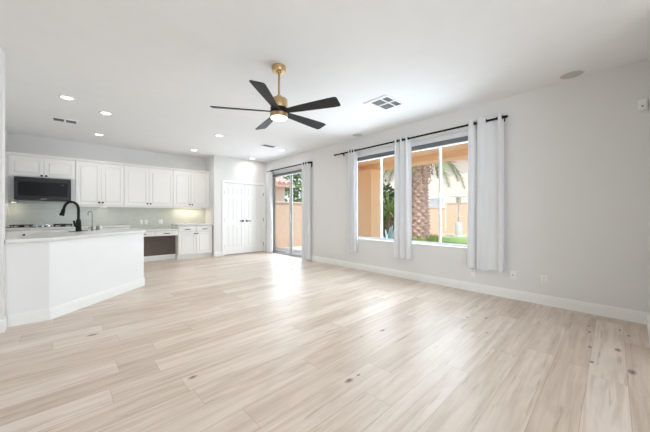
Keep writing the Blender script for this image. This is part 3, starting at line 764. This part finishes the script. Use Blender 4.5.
def blind(O, zb, label, xa=XR + .012, xb=XR + .07, val=True):
    y0, y1, z0, z1 = O; y0 += .006; y1 -= .006
    t = thing('window_blind', (xa, (y0 + y1) / 2, z1), label, 'blind', 'raised window blinds')
    if val: MB().box(xa, xa + .012, y0, y1, z1 - .085, z1 - .002, 0.003).build('valance', M['blind'], t)
    MB().box(xa + .014, xb, y0 + .004, y1 - .004, z1 - .05, z1 - .004, 0.002, 1).build('headrail', M['blind'], t)
    m = MB(); n = 11
    for k in range(n):
        z = zb + .022 + (z1 - .055 - zb - .022) * k / n
        m.box(xa + .015, xb - .002, y0 + .008, y1 - .008, z, z + .0045)
    s = m.build('slat_stack', M['blind_dark'], t, smooth=False); s['label'] = 'grey stack of raised slats'
    MB().box(xa + .013, xb, y0 + .006, y1 - .006, zb, zb + .018, 0.003).build('bottom_rail', M['blind'], t)
    MB().tube([(xa + .004, y1 - .10, z1 - .09), (xa + .002, y1 - .10, z1 - .6)], .004, 8).build('wand', M['plastic'], t)
blind(W1, 2.285, 'white blind raised to the top of the left window')
blind(W2, 2.285, 'white blind raised to the top of the right window')
blind(SD, 2.27, 'raised blind stacked at the top of the sliding patio door', XR + .004, XR + .047, False)

# ------------------------------------------------------------------ ceiling fixtures
def fan():
    cx, cy = 1.696, 2.62
    t = thing('ceiling_fan', (cx, cy, H), 'five-blade ceiling fan with black blades and brass body hanging from the ceiling', 'ceiling fan')
    c = (cx, cy, 0)
    MB().lathe([(0, H - .001), (.078, H - .001), (.078, H - .052), (.074, H - .058), (.03, H - .060), (.028, H - .075), (0, H - .075)], c, 32).build('canopy', M['gold'], t)
    MB().tube([(cx, cy, H - .06), (cx, cy, 2.44)], .0135, 14).build('downrod', M['gold'], t)
    MB().lathe([(0, 2.478), (.026, 2.477), (.030, 2.462), (.062, 2.448), (.088, 2.437), (.094, 2.425), (.094, 2.342), (.092, 2.337), (0, 2.337)], c, 36).build('motor_housing', M['gold'], t)
    MB().lathe([(0, 2.336), (.0935, 2.336), (.0935, 2.281), (0, 2.281)], c, 32).build('rotor', M['black'], t)
    MB().lathe([(0, 2.280), (.094, 2.280), (.097, 2.276), (.097, 2.234), (.094, 2.231), (.088, 2.231)], c, 36).build('light_ring', M['gold'], t)
    MB().lathe([(.0875, 2.24), (.0875, 2.227), (.08, 2.220), (.05, 2.215), (0, 2.213)], c, 32).build('lamp_lens', M['lens'], t)
    for k in range(5):
        a = R(5.5 + 72 * k)
        T = Matrix.Translation((cx, cy, 2.296)) @ Matrix.Rotation(a, 4, 'Z') @ Matrix.Rotation(R(-15), 4, 'X')
        # outline in the blade's plane: x along, y across
        prof = [(.06, .036), (.14, .042), (.25, .052), (.45, .065), (.62, .074), (.686, .075), (.702, .069), (.710, .055)]
        pts = [(x, y) for x, y in prof] + [(x - .012 * (y < 0), -y) for x, y in prof[::-1]]
        MB(T).prism(pts, -.004, .004, 'z', bev=.002).build('blade', M['blade'], t, smooth=False)
    d = bpy.data.lights.new('fan_lamp', 'AREA'); d.shape = 'DISK'; d.size = .16; d.energy = 8; d.color = (1, .96, .89)
    o = bpy.data.objects.new('fan_lamp', d); COL.objects.link(o); o.parent = t; o.location = (0, 0, 2.206 - H)
fan()

def can(loc, label):
    t = thing('recessed_light', loc, label, 'ceiling light', 'recessed ceiling lights')
    x, y, z = loc
    MB().lathe([(.062, -.003), (.066, -.010), (.086, -.007), (.093, -.001), (.093, -.0003), (.062, -.0003), (.062, -.003)], loc, 32).build('trim_ring', M['plastic'], t)
    MB().lathe([(0, -.006), (.058, -.0055), (.0615, -.003), (.0615, -.0004), (0, -.0004)], loc, 28).build('lens', M['lens'], t)
    d = bpy.data.lights.new('can_lamp', 'AREA'); d.shape = 'DISK'; d.size = .12; d.energy = 2.8; d.color = (1, .98, .96)
    d.spread = R(170)
    o = bpy.data.objects.new('can_lamp', d); COL.objects.link(o); o.parent = t; o.location = (0, 0, -.014)
    return t
can0 = can((-.052, 5.297, H), 'lit recessed ceiling light farthest left, above the island faucet')
for x, y, lb in ((.404, 5.683, 'lit recessed ceiling light second from the left, above the right part of the island'),
                 (.407, 7.307, 'lit recessed ceiling light just right of the slotted vent, near the upper cabinets'),
                 (2.286, 7.441, 'lit recessed ceiling light in front of the right-end upper cabinets'),
                 (2.249, 5.727, 'lit recessed ceiling light just below the left fan blade in the photo'),
                 (3.89, 7.42, 'lit recessed ceiling light directly above the closet double door'),
                 (3.935, 5.94, 'lit recessed ceiling light in front of the sliding patio door')):
    dup(can0, (x, y, H), lb)

def vent(cx, cy, sx, sy, cells, label, fr=.03):
    t = thing('ceiling_vent', (cx, cy, H), label, 'vent', 'ceiling vents')
    holes = [[(cx + a, cy + c), (cx + b_, cy + c), (cx + b_, cy + d), (cx + a, cy + d)] for a, b_, c, d, ax, ml in cells]
    MB().prism([(cx - sx / 2, cy - sy / 2), (cx + sx / 2, cy - sy / 2), (cx + sx / 2, cy + sy / 2), (cx - sx / 2, cy + sy / 2)], H - .012, H - .0005, 'z', holes=holes).build('frame', M['ceil'], t, smooth=False)
    MB().box(cx - sx / 2 + .01, cx + sx / 2 - .01, cy - sy / 2 + .01, cy + sy / 2 - .01, H - .002, H - .0008).build('duct_backing', M['duct'], t, smooth=False)
    for a, b_, c, d, ax, ml in cells:
        m = MB(); n = max(3, int(((d - c) if ax == 'x' else (b_ - a)) / .018))
        for k in range(n):
            if ax == 'x': y = cy + c + (d - c) * (k + .5) / n; m.box(cx + a, cx + b_, y - .0045, y + .0045, H - .011, H - .006)
            else: x = cx + a + (b_ - a) * (k + .5) / n; m.box(x - .0045, x + .0045, cy + c, cy + d, H - .011, H - .006)
        m.build('louvre_bank', M['louvre'], t, smooth=False)
s_ = .165
vent(3.383, 2.4375, .435, .405, [(-.165, .002, -.178, -.085, 'x', 0), (.032, .204, -.178, -.085, 'y', 0), (-.165, .002, -.062, .105, 'x', 0), (.032, .204, -.062, .105, 'y', 0)], 'square white four-bank ceiling vent right of the fan')
vent(-.09, 6.60, .36, .25, [(-.145, -.012, -.09, .09, 'x', 0), (.012, .145, -.09, .09, 'x', 0)], 'narrow two-slot ceiling vent above the kitchen at left')
vent(3.46, 5.78, .36, .22, [(-.15, .15, -.08, .08, 'x', 0)], 'small ceiling vent near the sliding door corner')

sp = thing('ceiling_speaker', (4.31, .46, H), 'round ceiling speaker near the right edge, by the bare wall', 'speaker', 'round ceiling speakers')
MB().lathe([(.0, -.008), (.095, -.0075), (.104, -.006), (.104, -.0004), (0, -.0004)], (4.31, .46, H), 36).build('grille', M['mesh_grille'], sp)
MB().lathe([(.1045, -.0005), (.1045, -.008), (.113, -.007), (.118, -.0005), (.1045, -.0005)], (4.31, .46, H), 36).build('rim', M['plastic'], sp)
dup(sp, (4.335, 3.767, H), 'round ceiling speaker above the left window curtain')

ms = thing('motion_sensor', (XR, -.085, 2.318), 'small white motion sensor high on wall at right edge corner', 'sensor')
MB().box(XR - .045, XR - .0005, -.125, -.055, 2.262, 2.375, 0.012, 3).build('sensor_body', M['plastic'], ms)
MB().ball((XR - .044, -.088, 2.305), .009, 12, (.5, 1, 1)).build('sensor_lens', M['louvre'], ms)

# ------------------------------------------------------------------ outside
struct(MB().box(-12, 60, -40, 60, -.40, -.14).build('ground', M['dirt'], smooth=False))
struct(MB().box(XR + TH, 11.4, -2.0, 8.55, -.139, -.06, 0.01).build('patio_slab', M['concrete'], smooth=False))
# patio cover: roof, front beam, end beam, stucco pillar
pc = thing('patio_cover', (7.4, 3, -.06), 'orange stucco patio cover with broad pillar outside the windows', 'patio cover')
MB().box(XR + TH + .001, 7.75, -1.8, 6.66, 2.76, 3.02).build('patio_roof', M['stucco'], pc, smooth=False)
MB().box(7.15, 7.62, -1.8, 6.66, 2.61, 2.759).build('front_beam', M['stucco'], pc, smooth=False)
MB().box(XR + TH + .002, 7.149, 6.38, 6.65, 2.42, 2.759).build('end_beam', M['stucco'], pc, smooth=False)
MB().box(7.0, 7.63, 5.52, 6.30, -.06, 2.609).build('pillar', M['stucco'], pc, smooth=False)
# lawn strip
lw = MB().prism([(12.3, -3), (16.0, -3), (16.0, 5.6), (15.4, 7.4), (12.6, 7.3)], -.139, -.07, 'z').build('lawn', M['lawn'], smooth=False)
tag(lw, 'strip of green lawn in front of the tan block wall', 'lawn', kind='stuff')
# yard walls
def block_wall(name, x0, x1, y0, y1, z1, label):
    t = thing(name, ((x0 + x1) / 2, (y0 + y1) / 2, -.14), label, 'wall', 'tan yard walls')
    MB().box(x0, x1, y0, y1, -.139, z1).build('wall_face', M['tan'], t, smooth=False)
    MB().box(x0 - .03, x1 + .03, y0 - .03, y1 + .03, z1 + .001, z1 + .06, 0.01).build('cap_course', M['tan'], t)
block_wall('yard_wall', 20.0, 20.2, -12, 8.93, 1.93, 'tan block wall at the back of the yard behind the heater')
block_wall('yard_wall', 4.72, 19.9, 9.0, 9.2, 1.60, 'tan block wall along the side yard outside the sliding door')
gv = MB()
for k in range(320):
    x = random.uniform(4.8, 10.5); y = random.uniform(8.58, 8.88); r = random.uniform(.025, .06)
    gv.ball((x, y, -.13 + r * .3), r, 6, (1, 1, .7))
tag(gv.build('gravel_border', M['gravel'], smooth=False), 'grey rock border at the foot of the side yard wall', 'gravel', kind='stuff')

def house(name, x0, x1, y0, y1, z1, label, roof=None, windows=()):
    t = thing(name, ((x0 + x1) / 2, (y0 + y1) / 2, -.14), label, 'house', 'neighbouring houses')
    MB().box(x0, x1, y0, y1, -.139, z1).build('house_wall', M['cream'], t, smooth=False)
    for (yy, zz, wy, wz) in windows:
        f = MB().prism(rect(yy, yy + wy, zz, zz + wz), x0 - .06, x0 - .001, 'x', holes=[rect(yy + .09, yy + wy - .09, zz + .09, zz + wz - .09)]).build('window', M['vinyl'], t, smooth=False)
        MB().box(x0 - .03, x0 - .02, yy + .09, yy + wy - .09, zz + .09, zz + wz - .09).build('pane', M['house_glass'], f, smooth=False)
    return t
hb = house('neighbour_house', 27.0, 35, -8, 21, 6.4, 'pale stucco house beyond the back yard wall, seen past the palm', windows=((12.3, 1.75, 1.6, 1.1), (3.0, 1.8, 1.8, 1.2)))
MB().prism([(26.5, 6.4), (35.5, 6.4), (31, 8.0)], -8.5, 21.5, 'y').build('house_roof', M['tile'], hb, smooth=False)
def tile_roof(t, x0, x1, ye, ze, yr, zr):
    m = MB(); n = int((x1 - x0) / .26); rows = 9
    for i in range(n):
        xc = x0 + .26 * (i + .5)
        for j in range(rows):
            f0, f1 = j / rows, (j + 1.12) / rows
            a = Vector((xc, ye + (yr - ye) * f0, ze + (zr - ze) * f0 + .05)); b_ = Vector((xc, ye + (yr - ye) * f1, ze + (zr - ze) * f1 + .02))
            m.tube([a, b_], [.125, .105], 8)
    m.prism([(ye, ze), (yr, zr), (yr, zr - .12), (ye, ze - .12)], x0, x1, 'x')
    m.build('tile_roof', M['tile'], t)
ht = house('neighbour_house', 1.5, 8.25, 12.2, 19, 2.72, 'tan house with curved pink roof tiles over the side yard wall')
tile_roof(ht, 1.0, 8.6, 11.75, 2.66, 15.5, 4.05)

# palm
def palm():
    bx, by = 11.1, 6.28
    t = thing('palm_tree', (bx, by, -.14), 'thick palm tree with diamond-patterned trunk seen through the right window', 'palm tree')
    m = MB(); seg = 72; nz = 110; R0 = .53; Ht = 4.15; rings = []
    for j in range(nz + 1):
        z = -.14 + Ht * j / nz; ring = []
        for k in range(seg):
            a = 2 * math.pi * k / seg
            p = (a * 9 / (2 * math.pi) + z * 3.6) % 1.0; q = (-a * 9 / (2 * math.pi) + z * 3.6) % 1.0
            d = (1 - abs(2 * p - 1)) * (1 - abs(2 * q - 1))
            r = R0 * (1 + .06 * math.sin(z * 2.1)) + .12 * d - .05 + .02 * math.sin(a * 3 + z) + (.16 * max(0, (z - 3.1)) ** 1.2)
            ring.append(m.v((bx + r * math.cos(a), by + r * math.sin(a), z)))
        rings.append(ring)
    for A, B in zip(rings, rings[1:]):
        for k in range(seg): m.face([A[k], A[(k + 1) % seg], B[(k + 1) % seg], B[k]])
    m.face(rings[-1]); m.face(rings[0][::-1])
    m.build('trunk', M['palm_bark'], t, angle=60)
    rnd = random.Random(3)
    for f in range(44):
        az = 2 * math.pi * f * .382 + rnd.uniform(-.2, .2); el = R(rnd.uniform(-12, 75)); L = rnd.uniform(2.2, 2.9)
        m = MB(); p = Vector((bx + .35 * math.cos(az), by + .35 * math.sin(az), 3.95)); path = []; n = 16
        e = el
        for i in range(n + 1):
            path.append(p.copy()); p = p + Vector((math.cos(az) * math.cos(e), math.sin(az) * math.cos(e), math.sin(e))) * (L / n); e -= R(4.6)
        m.tube(path, [.03 * (1 - .8 * i / n) for i in range(n + 1)], 5)
        for i in range(2, n + 1):
            for sub in range(3):
                q = path[i - 1].lerp(path[i], sub / 3); d = (path[i] - path[i - 1]).normalized(); side = d.cross(Vector((0, 0, 1))).normalized(); up = side.cross(d)
                ll = .48 * math.sin(math.pi * (.12 + .82 * (i + sub / 3) / (n + 1))) + .06
                for s in (-1, 1):
                    tip = q + (side * s * .75 + d * .55 + up * (.12 - .35 * rnd.random())) * ll
                    wv = d * .018
                    a_, b_, c_ = m.v(q - wv), m.v(q + wv), m.v(tip); m.face([a_, b_, c_])
        m.build('frond', M['frond'], t, smooth=False, rec=False)
    for k in range(7):
        az = R(200 + 25 * k); q = Vector((bx + .5 * math.cos(az), by + .5 * math.sin(az), 3.6)); m = MB()
        dz = rnd.uniform(.7, 1.3)
        pth = [q, q + Vector((math.cos(az) * .25, math.sin(az) * .25, .05)), q + Vector((math.cos(az) * .42, math.sin(az) * .42, -.35)), q + Vector((math.cos(az) * .46, math.sin(az) * .46, -dz))]
        m.tube(pth, .012, 5)
        for i in range(14):
            c_ = pth[2].lerp(pth[3], i / 13) + Vector((rnd.uniform(-.05, .05), rnd.uniform(-.05, .05), 0)); m.ball(c_, .022, 6)
        m.build('date_strand', M['date'], t)
palm()

def leafy(name, c, radii, n, size, material, label, cat, trunk=None, group=None, seed=1):
    rnd = random.Random(seed); t = thing(name, (c[0], c[1], -.14), label, cat, group); m = MB()
    for k in range(n):
        while True:
            d = Vector((rnd.uniform(-1, 1), rnd.uniform(-1, 1), rnd.uniform(-1, 1)))
            if .35 < d.length < 1: break
        lump = 1 + .18 * math.sin(d.x * 7 + seed) * math.cos(d.z * 6)
        p = Vector(c) + Vector((d.x * radii[0], d.y * radii[1], d.z * radii[2])) * lump
        a = Vector((rnd.gauss(0, 1), rnd.gauss(0, 1), rnd.gauss(0, .7))).normalized(); b_ = a.cross(Vector((rnd.gauss(0, 1), rnd.gauss(0, 1), rnd.gauss(0, 1)))).normalized()
        s = size * rnd.uniform(.7, 1.3)
        m.face([m.v(p - a * s), m.v(p + b_ * s * .42), m.v(p + a * s), m.v(p - b_ * s * .42)])
    m.build('foliage', material, t, smooth=False, rec=False)
    if trunk:
        MB().tube([(c[0], c[1], -.14), (c[0] + .05, c[1], c[2] * .5), (c[0], c[1], c[2])], [trunk, trunk * .8, trunk * .4], 10).build('trunk', M['bark'], t)
    return t
leafy('leafy_tree', (10.5, 13.6, 3.2), (1.4, 1.4, 1.9), 1500, .16, M['leaf'], 'green leafy tree behind the side wall, right of the tiled roof', 'tree', .14, 'garden trees', 3)
leafy('leafy_tree', (15.6, 14.6, 3.2), (2.4, 2.4, 2.6), 1700, .18, M['leaf_dark'], 'dark leafy tree seen through the left window beyond the pillar', 'tree', .16, 'garden trees', 5)
leafy('garden_shrub', (13.0, 8.25, .55), (1.1, .55, .9), 1100, .11, M['leaf'], 'dense green shrub against the side wall near the palm', 'shrub', .05, 'garden shrubs', 8)
leafy('garden_shrub', (11.4, 8.15, 1.7), (.9, .55, 1.0), 900, .12, M['leaf_dark'], 'dark tall shrub right of the stucco pillar, above the agave', 'shrub', .06, 'garden shrubs', 9)
def spiky(name, c, n, L, wd, material, label, seed, stem=0.0, el=(15, 80)):
    rnd = random.Random(seed); t = thing(name, (c[0], c[1], c[2]), label, 'plant', 'spiky garden plants')
    if stem > 0: MB().tube([c, (c[0], c[1], c[2] + stem)], [.09, .07], 10).build('stem', M['bark'], t)
    for k in range(n):
        az = k * 2.4 + rnd.uniform(-.2, .2); e = R(rnd.uniform(*el)); m = MB(); l_ = L * rnd.uniform(.8, 1.1)
        p = Vector((c[0], c[1], c[2] + stem)); pth = []; ns = 6
        for i in range(ns + 1):
            pth.append(p.copy()); p = p + Vector((math.cos(az) * math.cos(e), math.sin(az) * math.cos(e), math.sin(e))) * l_ / ns; e -= R(4)
        side = Vector((-math.sin(az), math.cos(az), 0)); prev = None
        for i, q in enumerate(pth):
            w_ = wd * (1 - (i / ns) ** 1.6) + .003; up = Vector((0, 0, .012 * (1 - i / ns) + .002))
            ring = [m.v(q - side * w_), m.v(q - up), m.v(q + side * w_), m.v(q + up * .3)]
            if prev:
                for s in range(4): m.face([prev[s], prev[(s + 1) % 4], ring[(s + 1) % 4], ring[s]])
            prev = ring
        m.face(prev)
        m.build('leaf', material, t)
    return t
spiky('agave_plant', (9.0, 6.25, -.06), 22, 1.15, .07, M['agave'], 'blue-green agave standing right of the stucco pillar', 4)
spiky('yucca_plant', (9.9, 6.85, -.06), 40, .95, .03, M['leaf_light'], 'yellow-green spiky yucca on a stem behind the agave', 6, 1.35, (-20, 80))
gc = MB(); rnd = random.Random(12)
for k in range(900):
    a = rnd.uniform(0, 6.28); r_ = rnd.uniform(.62, .95); p = Vector((11.1 + r_ * math.cos(a) * 1.1, 6.28 + r_ * math.sin(a), -.14 + rnd.uniform(0, .25)))
    d = Vector((rnd.gauss(0, .4), rnd.gauss(0, .4), 1)).normalized(); s = d.cross(Vector((1, 0, 0))).normalized() * .012
    gc.face([gc.v(p - s), gc.v(p + s), gc.v(p + d * .28)])
tag(gc.build('ground_cover', M['leaf_light'], smooth=False, rec=False), 'low tufts of green grass round the foot of the palm', 'grass', kind='stuff')

def heater():
    bx, by = 16.46, 6.65; z = -.139
    t = thing('patio_heater', (bx, by, z), 'silver mushroom patio heater standing on the lawn before the wall', 'patio heater')
    c = (bx, by, z)
    MB().lathe([(0, 0), (.27, 0), (.27, .06), (.20, .09), (.20, .80), (.17, .86), (0, .88)], c, 28).build('tank_housing', M['silver'], t)
    MB().tube([(bx, by, z + .86), (bx, by, z + 2.0)], .04, 12).build('pole', M['silver'], t)
    MB().lathe([(.04, 1.18), (.27, 1.18), (.27, 1.21), (.04, 1.21)], c, 28).build('table_ring', M['silver'], t)
    MB().lathe([(.04, 1.95), (.13, 2.0), (.15, 2.25), (.12, 2.29), (0, 2.30)], c, 24).build('burner_head', M['silver'], t)
    MB().lathe([(0, 2.49), (.12, 2.48), (.44, 2.36), (.46, 2.33), (.44, 2.34), (.12, 2.44), (0, 2.45)], c, 36).build('reflector', M['silver'], t)
heater()
